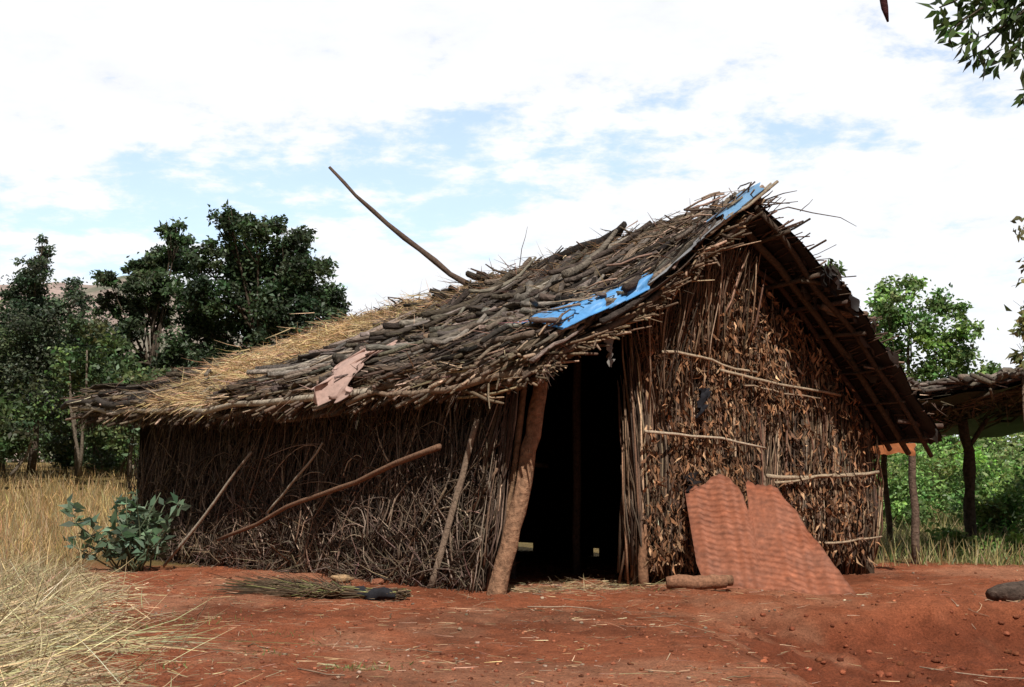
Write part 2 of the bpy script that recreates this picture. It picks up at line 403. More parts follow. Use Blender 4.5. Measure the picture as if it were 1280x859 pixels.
for (u,a_,l) in [(.47,.22,.03),(.5,.28,.015),(.35,.18,.02),(.72,.2,.012),(.93,.25,.025)]:
    q0=RR(u,-.5); tube(b,wob(q0-[.2,0,.0],q0+[a_,-.15,U(-.06,.03)],5,.012),l,c1((.1,.07,.05)),6)
pts=[RL(1,t_)+np.array([0,0,.02]) for t_ in np.linspace(-.55,TE,14)]
tube(b,pts,.035,(.12,.08,.06),8,jit=.1)
R0=RL(1,-.5)
for e in [(.25,-.25,.10),(.32,-.1,.02),(.15,-.35,-.02),(-.1,-.3,.05),(.3,.1,.08)]:
    tube(b,wob(R0,R0+np.array(e),4,.01),[.008,.007,.005,.003],c1((.1,.07,.05)),6)
pts=np.array([R0+[.1,0,-.08],R0+[.35,-.05,.0],R0+[.6,-.1,-.03],R0+[.85,-.2,-.06],R0+[1.0,-.25,-.13]])
tube(b,pts,[.007,.006,.005,.004,.002],(.09,.06,.045),6)
tube(b,wob(R0+[.5,-.05,-.02],R0+[.72,0,.12],4,.01),[.004,.004,.003,.002],(.09,.06,.045),6)
make("rake_poles",b,M_wood,hut)

def cloth(b,fn,nu,nv,col,amp=.02,sc=6,th=.004):
    o=U(0,50)
    for k in (0,1):
        v=[]
        for j in range(nv):
            for i in range(nu):
                q=np.array(fn(i/(nu-1),j/(nv-1)),float)
                d=amp*noise.noise(Vector((i/(nu-1)*sc+o,j/(nv-1)*sc,o)))+amp*.5*noise.noise(Vector((i/(nu-1)*sc*3+o,j/(nv-1)*sc*2,o)))
                v.append(q+np.array([d,-d,d*.8-k*th]))
        i=np.arange(nv-1)[:,None]*nu+np.arange(nu-1)[None,:]
        b.add(v,np.stack([i,i+1,i+nu+1,i+nu],-1).reshape(-1,4),col)
b=Batch()
cloth(b,lambda a,c:RL(.04+.40*a+.05*c,-.62+(.62-.40*a)*c)+np.array([0,0,.15+.09*min(1,c*4)-.06*a]),40,26,(.09,.29,.60),.06,6)
cloth(b,lambda a,c:RL(.80+.19*a,-.62+.24*c)+np.array([0,0,.12+.05*min(1,c*3)]),20,10,(.14,.28,.46),.04,5)
cloth(b,lambda a,c:RL(.44+.36*a,-.61+.16*c)+np.array([0,0,.13]),24,8,(.26,.26,.27),.03,6)
make("blue_tarpaulin",b,M_plastic,hut,True)
b=Batch()
for _ in range(46):
    u=U(.0,1.0); p0=RL(u,U(-.6,.0))+[0,0,.25]; tube(b,wob(p0,p0+[U(-.35,.1),U(-.1,.35),U(-.16,-.02)],4,.012),U(.003,.011),c1((.18,.13,.095),.5),4)
make("loose_twigs",b,M_twig,hut)
b=Batch()
def rag(a,c):
    t_=1.48+.36*a+.06*c+.04*math.sin(a*7+c*5)
    e=se(t_); z0=ze(t_)
    s=e+.20-.50*c*(1-.08*math.sin(a*9)); z=z0+np.interp(c,[0,.5,.7,1],[.36,.24,.12,-.12 if a<.45 else .02])
    return (s,t_,z)
cloth(b,rag,34,30,(.50,.34,.29),.12,4.5)
make("pink_rag",b,M_cloth,hut,True)
b=Batch()
cloth(b,lambda a,c:(.86+.07*a*(1-.5*c)+.03*c,-.40,zleft(.86,-.4)-.08-.30*c),6,14,(.26,.25,.23),.04,5)
make("hanging_rag",b,M_cloth,hut,True)
b=Batch()
cloth(b,lambda a,c:(2.06+.08*a*(1-.4*c),-.19-.02*a,1.64-.24*c*(1-.3*a)),8,12,(.02,.02,.025),.06,4)
cloth(b,lambda a,c:(1.92+.06*a,-.19-.02*a,.92-.22*c*(1-.3*a)),8,12,(.025,.02,.02),.06,4)
make("black_rag",b,M_cloth,hut,True)

# walls
b=Batch()
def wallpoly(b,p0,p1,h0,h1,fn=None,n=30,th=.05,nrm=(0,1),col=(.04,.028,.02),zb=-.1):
    for off in (0,th):
        v=[]
        for i in range(n):
            q=i/(n-1); s=lerp(p0[0],p1[0],q)+nrm[0]*off; t_=lerp(p0[1],p1[1],q)+nrm[1]*off
            top=fn(s,t_) if fn else lerp(h0,h1,q)
            for k in range(6): 
                lean=.22*k/5 if nrm[0] else 0
                v.append((s+(lean if fn is None and nrm[0]>0 and p0[0]<1 else 0),t_,zb+(top-zb)*k/5))
        f=[]
        for i in range(n-1):
            for k in range(5): f.append([i*6+k,(i+1)*6+k,(i+1)*6+k+1,i*6+k+1])
        b.add(v,f,col)
def roofz(s,t_):
    return (zleft(s,t_) if s<SR else RR((s-SR)/2.15,t_)[2])-.06
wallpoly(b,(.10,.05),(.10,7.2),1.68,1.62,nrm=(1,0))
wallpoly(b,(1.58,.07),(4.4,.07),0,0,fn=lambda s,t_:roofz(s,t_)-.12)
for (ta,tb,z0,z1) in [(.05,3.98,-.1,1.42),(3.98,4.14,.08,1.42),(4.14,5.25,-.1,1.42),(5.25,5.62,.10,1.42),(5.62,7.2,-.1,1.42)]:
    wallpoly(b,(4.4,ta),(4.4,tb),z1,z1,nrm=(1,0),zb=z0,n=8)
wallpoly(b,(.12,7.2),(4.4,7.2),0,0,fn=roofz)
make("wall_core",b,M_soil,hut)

b=Batch()
TW=[(.11,.077,.056),(.17,.125,.095),(.068,.047,.035),(.22,.16,.118),(.13,.082,.056)]
for _ in range(1900):
    t_=U(.0,7.25); h=U(.9,1.72); z0=U(-.05,.25) if random.random()<.7 else U(.2,.9)
    ln=rng.normal(0,.2); c=rng.normal(0,.08)
    zt=min(1.72,z0+h); off=-U(.0,.14)
    def sx(z): return .09+.2*z/1.75+off*(1.1-z/2.2)
    pts=[(sx(z)+rng.normal(0,.008),min(7.35,max(-.04,t_+ln*q+c*math.sin(q*3.1))),z+ (gh(0,t_) if q==0 else 0)) for q,z in ((q,lerp(z0,zt,q)) for q in (0,.3,.65,1))]
    r=U(.003,.013); tube(b,pts,[r,r*.9,r*.75,r*.5],c1(random.choice(TW),.48),4)
for _ in range(1500):
    t_=U(.0,7.1); z=U(.02,1.25)*random.random()**.6; L_=U(.35,1.4); a=U(-1.4,1.4)+math.pi/2; cv=rng.normal(0,1.6)
    pts=[];y_=t_;z_=z;off=U(.03,.22)
    for k in range(8):
        zz=min(1.6,max(.0,z_)); pts.append((.05+.2*zz/1.75-off*(1-.3*zz)+rng.normal(0,.006),min(7.4,max(-.03,y_)),zz))
        y_+=math.cos(a)*L_/7; z_+=math.sin(a)*L_/7; a+=cv/7
    r=U(.003,.010); tube(b,pts,np.linspace(r,r*.4,8),c1(random.choice(TW),.5),4)
make("side_wall_twigs",b,M_twig,hut)
N=3400; b=Batch()
tt=rng.uniform(0,7.2,N); zz=rng.uniform(0,.9,N)**1.0*rng.uniform(.1,1,N)
P=np.stack([.03+.2*zz/1.75-rng.uniform(.0,.24,N)*(1-zz/1.6),tt,zz+.0],1)
D=np.stack([rng.normal(-.3,.4,N),rng.normal(0,.8,N),rng.normal(.2,.8,N)],1)
ribbons(b,P,D,rng.uniform(.06,.32,N),rng.uniform(.003,.009,N),rng.normal(0,.35,N),cvar((.12,.083,.06),N,.55))
make("side_wall_brush",b,M_twig,hut)

b=Batch()
def pole(p0,p1,r0,r1,col,n=8,amp=.015,k=8,jit=.06):
    tube(b,wob(p0,p1,n,amp),np.linspace(r0,r1,n),col,k,jit=jit)
pole((0.0,-.06,-.1),(.50,-.06,1.86),.074,.054,(.28,.155,.092),n=18,amp=.010,k=12,jit=.07)
pole((.10,-.02,-.05),(.40,.02,1.8),.03,.025,(.2,.12,.07))
make("corner_post",b,M_bark,hut)
b=Batch()
tube(b,wob((-.16,.57,-.03),(.03,.18,1.34),10,.004),np.linspace(.030,.024,10),(.25,.18,.13),8,(-.8,-.5,.1),.5,.05)
pole((-.52,4.95,.0),(-.14,3.77,1.14),.017,.013,(.38,.31,.24),8,.007)
pole((-.16,4.46,.27),(-.30,.22,1.12),.016,.025,(.19,.105,.065),14,.013)
pole((-.2,3.3,.56),(-.12,2.39,1.2),.013,.010,(.38,.32,.25),8,.008)
pole((-.05,.16,.0),(.2,.12,1.5),.02,.018,(.13,.09,.06))
pole((-.12,.85,.0),(.05,-.06,.95),.016,.010,(.20,.125,.08))
pole((-.15,1.3,.0),(-.05,.5,.8),.012,.008,(.20,.14,.09))
pole((-.0,3.6,1.46),(-.02,-.4,1.60),.03,.026,(.14,.09,.06),12,.02)
make("leaning_poles",b,M_wood,hut,True)

b=Batch(); FW=[(.165,.105,.068),(.23,.15,.098),(.095,.062,.042),(.27,.195,.135),(.14,.082,.053),(.06,.042,.03)]
for _ in range(3400):
    s=1.48+2.97*random.random() if random.random()<.75 else 1.48+1.5*random.random()
    top=roofz(s,0)-U(.0,.35)
    z0=U(-.03,.3) if random.random()<.5 else U(.3,max(.4,top-.7)); z1=min(top,z0+U(.5,2.0))
    off=-U(.0,.18); ln=rng.normal(0,.10)
    pts=[(min(4.5,max(1.4,s+ln*q+rng.normal(0,.018))),.06+off*(.6+.4*math.sin(q*3)),lerp(z0,z1,q)+(gh(s,0) if q==0 else 0)) for q in (0,.3,.65,1)]
    r=U(.003,.011); tube(b,pts,[r,r,r*.8,r*.5],c1(random.choice(FW),.5),4)
for _ in range(260):
    s=U(1.55,2.7); zt=roofz(s,-.3)-U(-.02,.25); z0=zt-U(.4,1.1)
    pts=wob((s+U(-.05,.05),-.05-U(0,.12),z0),(s+rng.normal(0,.12),-.1-U(0,.28),zt),4,.02)
    r=U(.004,.011); tube(b,pts,[r,r,r*.8,r*.5],c1(random.choice(FW),.4),4)
for _ in range(40):
    pts=wob((1.47+U(-.05,.12),U(-.12,.15),-.05+U(0,.3)),(1.50+U(-.07,.12),U(-.12,.15),U(1.2,2.15)),5,.018)
    tube(b,pts,U(.005,.018),c1((.12,.075,.05),.5),6)
make("front_wall_stalks",b,M_twig,hut)
b=Batch(); N=18000
ss=1.5+2.9*rng.beta(.85,1.5,N); hh=np.array([roofz(s,0)-.1 for s in ss]); zz=hh*rng.uniform(.03,1,N)**.75
kp=np.array([noise.noise(Vector((a*2.2,c*1.1,3)))+.5*noise.noise(Vector((a*6,c*3,3))) for a,c in zip(ss,zz)])>rng.uniform(-.5,.45,N)
ss=ss[kp];zz=zz[kp];N=len(ss)
P=np.stack([ss,-.03-rng.uniform(0,.17,N),zz],1)
D=np.stack([rng.normal(0,.5,N),rng.normal(-.1,.4,N),rng.normal(-1,.5,N)],1)
pal=np.array([(.27,.135,.07),(.20,.10,.055),(.34,.21,.12),(.10,.055,.035),(.24,.115,.055)])
cc=pal[rng.integers(0,5,N)]*np.exp(rng.normal(0,.4,(N,1)))
leaves(b,P,D,rng.uniform(.025,.13,N),rng.uniform(.008,.034,N),cc,.16)
make("front_wall_dry_leaves",b,M_dry,hut)
b=Batch()
def bat(p0,p1,r,col,n=9):
    tube(b,wob(p0,p1,n,.010),np.linspace(r,r*.75,n),col,8,jit=.08)
bat((1.62,-.22,1.92),(2.75,-.2,1.80),.014,(.38,.29,.2)); bat((2.3,-.21,1.80),(3.85,-.18,1.64),.015,(.36,.275,.19))
bat((2.6,-.2,1.68),(3.6,-.18,1.60),.009,(.3,.22,.15))
bat((1.42,-.22,1.26),(2.85,-.2,1.14),.013,(.42,.33,.24))
bat((2.85,-.2,.90),(4.35,-.18,.94),.020,(.38,.29,.2)); bat((2.95,-.2,.84),(4.0,-.19,.90),.012,(.36,.27,.18))
bat((3.6,-.18,.30),(4.4,-.16,.34),.012,(.34,.25,.17),6)
pole((1.55,.02,-.1),(1.60,.04,2.5),.035,.03,(.13,.08,.05),8,.01)
pole((4.38,-.03,-.1),(4.36,-.02,1.42),.05,.045,(.14,.10,.07),8,.01)
pole((1.50,-.10,-.05),(1.52,-.08,.50),.045,.035,(.22,.115,.065),5,.005)
make("wall_battens",b,M_wood,hut,True)
b=Batch()
pole((1.4,1.6,-.05),(1.4,1.6,2.6),.045,.04,(.13,.09,.07)); pole((.9,2.6,-.05),(.9,2.6,2.1),.04,.04,(.16,.11,.08))
pole((2.4,3.4,-.05),(2.45,3.4,2.8),.06,.05,(.1,.07,.05)); pole((2.0,1.4,-.05),(2.0,1.4,2.8),.04,.04,(.10,.07,.05))
pole((.5,2.0,.98),(2.2,2.1,1.0),.025,.025,(.18,.12,.08))
make("interior_posts",b,M_wood,hut,True)
b=Batch()
cloth(b,lambda a,c:(.75+.4*a,1.95,1.0-.42*c),12,12,(.50,.48,.46),.05,4)
make("hanging_cloth",b,M_cloth,hut,True)

b=Batch()
p0=RL(.95,3.35)+[0,0,.02]; lw=np.array([-2.04,16.0]); d=lw-np.array([-.19,11.3]); tip=np.array([d[0]*ca+d[1]*sa,-d[0]*sa+d[1]*ca,4.33])
n=11; q=np.linspace(0,1,n)[:,None]; pts=p0+(tip-p0)*q; pts[:,2]+=-.07*np.sin(q[:,0]*3.14); pts+=rng.normal(0,.010,(n,3))
tube(b,pts,np.linspace(.038,.017,n),(.09,.06,.045),8,jit=.1)
q0=RL(.99,2.9); tube(b,wob(q0,q0+np.array([.1,-.05,.62]),6,.012),[.006,.005,.005,.004,.003,.002],(.07,.05,.04),6)
for _ in range(22):
    q0=RL(.98,U(-.3,6)); tube(b,wob(q0,q0+np.array([U(-.1,.2),U(-.3,.3),U(.1,.3)]),4,.012),[.006,.005,.004,.002],(.08,.055,.04),6)
make("roof_pole",b,M_wood,hut)

# ------------------------------------------------------------------ rusty sheet (thin, torn top edge, tilted back towards the wall)
b=Batch()
A=np.array([1.51,11.85]); E=np.array([2.66,11.40]); Wd=np.linalg.norm(E-A); ax=(E-A)/Wd; back=np.array([-ax[1],ax[0]])
if back[1]<0: back=-back
topx=np.array([0,.04,.08,.12,.15,.20,.24,.28,.33,.37,.395,.41,.42,.43,.45,.49,.52,.56,.60,.64,.66,.70,.735,.78,.84,.89,.95,1.0])
topz=np.array([.86,.875,.90,.915,.94,1.0,1.005,1.02,.97,.90,.83,.70,.73,.95,.97,.925,.935,.92,.925,.91,.84,.78,.72,.56,.42,.29,.14,.012])
nu,nv=240,240
for k in (0,1):
    v=[];cs=[]
    for j in range(nv):
        for i in range(nu):
            a=i/(nu-1); tp=float(np.interp(a,topx,topz))+.012*noise.noise(Vector((a*45,0,0))); lo=.22*max(0,1-a/.05)**1.5+.03*max(0,noise.noise(Vector((a*9,4,0))))
            h=lerp(lo,max(lo+.004,tp),j/(nv-1))
            xx=a*Wd-.26*h
            g=xx*.12+h+.012*noise.noise(Vector((a*3,h*2,0)))
            am=max(.15,.7+.7*noise.noise(Vector((a*3,h*4,5))))
            s1=math.sin(g*2*math.pi/.048)
            rip=.0030*am*s1+.010*noise.noise(Vector((a*2.2,h*2.0,3)))+.004*noise.noise(Vector((a*8,h*5,3)))
            lean=.46*h+rip+k*.004
            x=A[0]+ax[0]*xx+back[0]*lean; y=A[1]+ax[1]*xx+back[1]*lean
            v.append((x,y,gz(A[0]+ax[0]*a*Wd,A[1]+ax[1]*a*Wd)-.01+h*.90))
            kk=1+.16*noise.noise(Vector((a*5,h*9,8)))+.25*noise.noise(Vector((a*14,h*30,2)))+.2*noise.noise(Vector((a*40,h*50,2)))
            ed=min(a*30,(tp-h)*25,1); kk*=.7+.3*max(0,ed)
            hu=.5+.5*noise.noise(Vector((a*4,h*5,18)))
            cs.append((np.array([.30,.092,.042])*hu+np.array([.27,.11,.066])*(1-hu))*kk)
    i=np.arange(nv-1)[:,None]*nu+np.arange(nu-1)[None,:]
    b.add(v,np.stack([i,i+1,i+nu+1,i+nu],-1).reshape(-1,4),np.array(cs))
M_rust=attr_mat("rusted_metal",0.7,20,0.7,1.25,0.2,0.004,spec=.3)
make("rusty_corrugated_sheet",b,M_rust,smooth=True)

b=Batch(); z=gz(1.45,11.45)
tube(b,wob((1.20,11.48,z+.05),(1.66,11.50,z+.06),10,.006),[.048,.052,.055,.057,.055,.057,.055,.056,.053,.05],(.24,.12,.07),14,jit=.04)
tube(b,wob((1.58,11.52,z+.04),(1.72,11.62,z+.06),5,.006),.042,(.22,.12,.07),12,jit=.05)
make("wooden_log",b,M_wood)
b=Batch(); z=gz(4.0,11.3)
tube(b,wob((3.60,11.15,z+.03),(4.55,11.45,z+.10),14,.012),[.05,.08,.105,.12,.125,.13,.125,.13,.135,.13,.125,.13,.125,.11],(.085,.06,.047),14,(0,.1,1),.8,.07)
make("wooden_log",b,M_bark)
b=Batch(); blob(b,(-1.42,12.3,gz(-1.42,12.3)+.02),.09,(.38,.25,.14),(1.1,.7,.5),12,8,.3)
blob(b,(-1.1,12.1,gz(-1.1,12.1)+.02),.05,(.30,.12,.07),(1.2,.8,.6),10,8,.3)
make("small_stone",b,M_rock)

# broom
b=Batch()
hx=np.array([-.88,10.75]); tx=np.array([-2.15,11.25]); dd=(tx-hx)/np.linalg.norm(tx-hx)
for _ in range(520):
    sp=rng.normal(0,.09); e=hx+dd*U(.4,1.4)+np.array([dd[1],-dd[0]])*sp*2.1
    m_=hx+dd*.35+np.array([dd[1],-dd[0]])*rng.normal(0,.03)
    g=gz(hx[0],hx[1])
    pts=[(hx[0]+rng.normal(0,.012)-dd[0]*U(0,.14),hx[1]+rng.normal(0,.012),g+.06+rng.normal(0,.014)),(m_[0],m_[1],g+.055+rng.normal(0,.02)),((m_[0]+e[0])/2+rng.normal(0,.02),(m_[1]+e[1])/2+rng.normal(0,.02),g+.05+abs(rng.normal(0,.03))),(e[0],e[1],gz(e[0],e[1])+.01+abs(rng.normal(0,.06)))]
    r=U(.002,.006); tube(b,pts,[r,r,r*.8,r*.4],c1((.115,.08,.05) if random.random()<.85 else (.15,.15,.06),.55),4)
g=gz(hx[0],hx[1])+.055
pts=[(hx[0]+dd[0]*q,hx[1]+dd[1]*q,g+.01*math.sin(q*30)) for q in np.linspace(-.04,.33,12)]
tube(b,pts,[.02,.03,.036,.043,.038,.046,.05,.042,.048,.04,.043,.03],(.02,.02,.024),14,jit=.16)
make("twig_broom",b,M_twig)

# ------------------------------------------------------------------ straw
b=Batch(); N=46000
y=rng.uniform(5.2,13.5,N)**1.0; xe=-1.95-(y-5.9)*.29
x=xe-np.abs(rng.normal(0,1.0,N))+.3*rng.normal(0,1,N)
lump=np.array([noise.noise(Vector((a*1.6,c*1.6,0)))+.5*noise.noise(Vector((a*4,c*4,0))) for a,c in zip(x,y)])
kp=lump>rng.uniform(-1.1,.1,N); x=x[kp];y=y[kp];xe=xe[kp];lump=lump[kp];N=len(x)
h=(.22*np.clip((xe-x)/.8,0,1))*(1+.8*lump)*np.clip((9.8-y)/1.5,.25,1)
G=np.array([gz(a,c) for a,c in zip(x,y)])
P=np.stack([x,y,G+.01+h*rng.uniform(.3,1.05,N)+np.abs(rng.normal(0,.012,N))],1)
D=np.stack([rng.normal(0,1,N),rng.normal(-.2,.8,N),rng.normal(.0,.22,N)],1)
ribbons(b,P,D,rng.uniform(.08,.40,N),rng.uniform(.003,.007,N),rng.normal(0,.25,N),cvar((.46,.37,.22),N,.38))
N=3000
y=rng.uniform(6,13,N); x=(-.34+.75*rng.beta(1,1.8,N))*y
G=np.array([gz(a,c) for a,c in zip(x,y)])
P=np.stack([x,y,G+.012],1); D=np.stack([rng.normal(0,1,N),rng.normal(0,.8,N),rng.normal(.0,.04,N)],1)
ribbons(b,P,D,rng.uniform(.02,.2,N)*rng.uniform(.2,1,N),rng.uniform(.0015,.004,N),rng.normal(0,.15,N),cvar((.42,.30,.19),N,.4))
N=90
y=rng.normal(7.7,.4,N); x=rng.normal(-2.05,.3,N); G=np.array([gz(a,c) for a,c in zip(x,y)])
P=np.stack([x,y,G+.03],1); D=np.stack([rng.normal(1,.5,N),rng.normal(0,.5,N),rng.normal(.02,.05,N)],1)
ribbons(b,P,D,rng.uniform(.2,.65,N),rng.uniform(.003,.006,N),rng.normal(0,.15,N),cvar((.32,.30,.16),N,.3))
N=900
s_=rng.uniform(.3,2,N); t_=rng.normal(.2,.35,N)
wx=-0.19+ca*s_-sa*t_; wy=11.3+sa*s_+ca*t_
P=np.stack([wx,wy,np.array([gz(a,c) for a,c in zip(wx,wy)])+.015],1); D=rng.normal(0,1,(N,3)); D[:,2]*=.1
ribbons(b,P,D,rng.uniform(.04,.2,N),rng.uniform(.003,.006,N),rng.normal(0,.2,N),cvar((.34,.26,.15),N,.3))
make("straw",b,M_straw)

b=Batch()
for _ in range(90):
    y=U(6.5,12); x=U(-.2,.4)*y; a=U(0,6.3); l=U(.03,.3); g=gz(x,y)+.012
    e=(x+l*math.cos(a),y+l*math.sin(a)); tube(b,wob((x,y,g),(e[0],e[1],gz(*e)+.012),4,.01),U(.0015,.004),c1((.26,.17,.11),.4),4)
for p,q in [((2.55,9.3),(3.3,8.9)),((.1,9.6),(.6,9.5))]:
    tube(b,wob((p[0],p[1],gz(*p)+.03),(q[0],q[1],gz(*q)+.03),5,.015),[.005,.005,.004,.003,.002],(.34,.24,.17),6)
make("fallen_twigs",b,M_twig)

# ------------------------------------------------------------------ grass
def grass(b,x,y,hmin,hmax,w,col,lean=.25,s=.25):
    N=len(x); G=np.array([gz(a,c) for a,c in zip(x,y)])
    P=np.stack([x,y,G-.01],1); D=np.stack([rng.normal(0,lean,N),rng.normal(0,lean,N),np.ones(N)],1)
    ribbons(b,P,D,rng.uniform(hmin,hmax,N),rng.uniform(w*.6,w*1.4,N)*np.sqrt(np.maximum(1,y/18)),rng.normal(0,.25,N),cvar(col,N,s))
def field(n,x0,x1,y0,y1,clump=True):
    y=y0*(y1/y0)**rng.uniform(0,1,n); x=rng.uniform(x0,x1,n)*y
    if clump:
        k=np.array([noise.noise(Vector((a*.7,c*.7,0)))+.5*noise.noise(Vector((a*2.5,c*2.5,0))) for a,c in zip(x,y)])
        m=k>rng.uniform(-.7,.5,n); x=x[m];y=y[m]
    return x,y
def offhut(x,y,mg=.3):
    dx=x+.19; dy=y-11.3; s=dx*ca+dy*sa; t_=-dx*sa+dy*ca
    return ~((s>-mg)&(s<4.4+mg)&(t_>-.6)&(t_<7.2+mg))
b=Batch()
x,y=field(42000,-.5,-.15,13.2,48); m=(offhut(x,y)&(x<-4.0-(y-13.2)*.2))|((y>17)&offhut(x,y)); x=x[m];y=y[m]
grass(b,x,y,.10,.36,.009,(.38,.255,.115),.38,.35)
x,y=field(4500,-.5,-.2,13.2,40); m=offhut(x,y)&(x<-3.9-(y-13.2)*.2); x=x[m];y=y[m]
grass(b,x,y,.3,.55,.007,(.42,.32,.18),.28)
x,y=field(9000,-.48,-.22,9.5,15.5,False); m=(x<-2.9-(y-9.5)*.27)&offhut(x,y); x=x[m];y=y[m]
grass(b,x,y,.05,.24,.006,(.30,.22,.12),.5)
make("dry_grass",b,M_straw)
b=Batch()
x,y=field(15000,.2,.6,14.8,40); m=offhut(x,y,.2); x=x[m];y=y[m]
grass(b,x,y,.06,.26,.010,(.15,.19,.055),.4,.3)
x,y=field(14000,.2,.6,14.6,34); m=offhut(x,y,.2); x=x[m];y=y[m]
grass(b,x,y,.08,.34,.009,(.38,.31,.15),.35)
for cx,cy,r,n in [(-1.95,9.4,.18,120),(-2.3,8.6,.2,160),(-1.2,8.3,.1,40),(-.72,6.7,.10,190),(-1.6,6.9,.1,40),(.9,11.4,.2,50),(-1.2,7.4,.1,40)]:
    x=cx+rng.normal(0,r,n); y=cy+rng.normal(0,r*.8,n); grass(b,x,y,.015,.05,.005,(.16,.20,.06),.9)
make("green_grass",b,M_leaf)

# ------------------------------------------------------------------ trees
def crown(b,blobs,n,L0,col,sub=9,cs=.25,droop=-.2,spread=.62):
    blobs=list(blobs); tot=sum(q[3]**2 for q in blobs)
    for (cx,cy,cz,r) in blobs:
        k=max(3,int(sub)); per=int(n*r*r/tot/k)+2
        for _ in range(k):
            d=rng.normal(0,1,3); d/=np.linalg.norm(d); cc=np.array([cx,cy,cz])+d*r*(U(.25,1.1))
            rr=r*U(.2,.45); c_=c1(col,cs,.1)
            P=cc+rng.normal(0,1,(per,3))*np.array([rr,rr,rr*.7])*spread
            D=rng.normal(0,1,(per,3)); D[:,2]=D[:,2]*.6+droop
            leaves(b,P,D,rng.uniform(.6,1.3,per)*L0,rng.uniform(.35,.6,per)*L0,cvar(c_,per,.25,.08))
def limbs(b,base,top,r,blobs,col=(.10,.075,.055)):
    tube(b,wob(base,top,8,.06),np.linspace(r,r*.3,8),col,10,jit=.05)
    bp=np.array(base,float);tp=np.array(top,float)
    for (cx,cy,cz,rr) in blobs:
        q=U(.35,.95); s=bp+(tp-bp)*q; e=np.array([cx,cy,cz])
        p=wob(s,e,6,rr*.06); tube(b,p,np.linspace(r*.3,r*.08,6),col,6)
        for _ in range(5):
            d=rng.normal(0,1,3); d/=np.linalg.norm(d); tube(b,wob(p[4],e+d*rr*1.05,4,rr*.05),np.linspace(r*.1,r*.03,4),col,4)
def treeobj(name,base,top,r,blobs,n,L0,col,**k):
    e=bpy.data.objects.new(name,None); scene.collection.objects.link(e)
    a=Batch(); limbs(a,base,top,r,blobs); make("trunk",a,M_bark,e)
    c=Batch(); crown(c,blobs,n,L0,col,**k); make("crown",c,M_leaf,e)
    return e
G1=(.060,.095,.037)
def px(p,d): return (p-640)/1800*d
def pz(p,d): return .85+(600-p)/1800*d
def bl_(d,lst): return [(px(p_,d)+U(-.1,.1),d+U(-.9,.9),pz(y_,d),r_) for p_,y_,r_ in lst]
d=42; bl=bl_(d,[(285,292,.5),(330,294,.5),(365,312,.55),(300,325,.9),(345,335,.9),(262,330,.6),(385,345,.75),(262,370,.8),(315,370,1.05),(365,380,1.05),(402,368,.6),(420,385,.4),(422,405,.45),(408,415,.5),(275,410,.9),(325,415,1.1),(375,420,.9),(245,395,.5),(290,450,1.0),(240,440,.8),(350,455,.9),(347,284,.3),(310,276,.3),(290,272,.25),(372,292,.3),(398,330,.35),(430,392,.2)])
treeobj("mango_tree",(px(330,d),d,1.2),(px(335,d),d,pz(370,d)),.22,bl,44000,.16,(.050,.080,.034),sub=15,cs=.35)
d=44; bl=bl_(d,[(218,288,.35),(225,300,.35),(208,310,.45),(185,325,.45),(165,335,.4),(228,330,.4),(148,352,.35),(180,355,.55),(215,355,.5),(170,380,.55),(200,385,.5),(148,385,.45),(232,372,.3),(170,410,.5),(145,420,.55),(175,450,.6),(140,450,.7)])
treeobj("broadleaf_tree",(px(195,d),d,1.2),(px(195,d),d,pz(340,d)),.14,bl,17000,.17,(.066,.10,.045),sub=11,cs=.32)
d=40; bl=bl_(d,[(52,300,.12),(50,312,.2),(45,328,.28),(62,340,.35),(33,348,.28),(50,362,.5),(22,368,.3),(85,355,.3),(95,368,.25),(45,392,.65),(90,392,.45),(15,395,.45),(108,378,.22),(50,430,1.0),(100,425,.8),(0,430,.9),(60,480,1.1)])
treeobj("feathery_tree",(px(50,d),d,1.1),(px(50,d),d,pz(330,d)),.12,bl,24000,.12,(.065,.095,.052),sub=14,spread=.75)
a=Batch();c=Batch()
for _ in range(130):
    d=U(36,48); p_=U(-330,250); top=float(np.interp(p_,[-330,0,60,130,160,195,215,235,250],[330,385,400,385,420,468,478,465,450]))
    zt=pz(top,d); z=U(1.3,max(1.6,zt-.7)); r=U(.55,1.15)
    crown(c,[(px(p_,d),d,z,r)],720,.17,G1 if random.random()<.5 else (.115,.16,.06),sub=9)
    if random.random()<.5: tube(a,wob((px(p_,d),d-.2,1.0),(px(p_,d)+U(-.5,.5),d-.2,z),6,.06),np.linspace(.05,.02,6),(.15,.12,.09),6)
for _ in range(70):
    d=U(30,50); p_=U(250,1900); r=U(.6,1.2)
    crown(c,[(px(p_,d),d,gz(px(p_,d),d)+r*.8+U(0,.7),r)],600,.18,(.12,.185,.055),sub=8)
for _ in range(90):
    d=U(60,90); p_=U(-500,1900); r=U(1.4,2.4)
    crown(c,[(px(p_,d),d,1.6+r*.7,r)],260,.5,(.08,.11,.045),sub=8)
e=bpy.data.objects.new("background_trees",None); scene.collection.objects.link(e)
make("stems",a,M_bark,e); make("foliage",c,M_leaf,e)
d=32; bl=bl_(d,[(1110,360,.25),(1140,356,.25),(1090,388,.33),(1120,388,.36),(1160,385,.32),(1188,395,.22),(1105,415,.38),(1145,415,.4),(1185,420,.28),(1078,420,.25),(1125,440,.38),(1165,445,.38),(1195,450,.28),(1105,465,.35),(1145,470,.38),(1185,472,.33),(1215,470,.25)])
treeobj("young_tree",(px(1135,d),d,.6),(px(1132,d),d,pz(385,d)),.07,bl,8500,.13,(.16,.27,.08),sub=9,spread=1.0)
d=24; bl=bl_(d,[(1016,328,.12),(1022,348,.18),(1032,368,.2),(1008,362,.16),(1048,382,.2),(1025,395,.25),(1040,358,.12)])
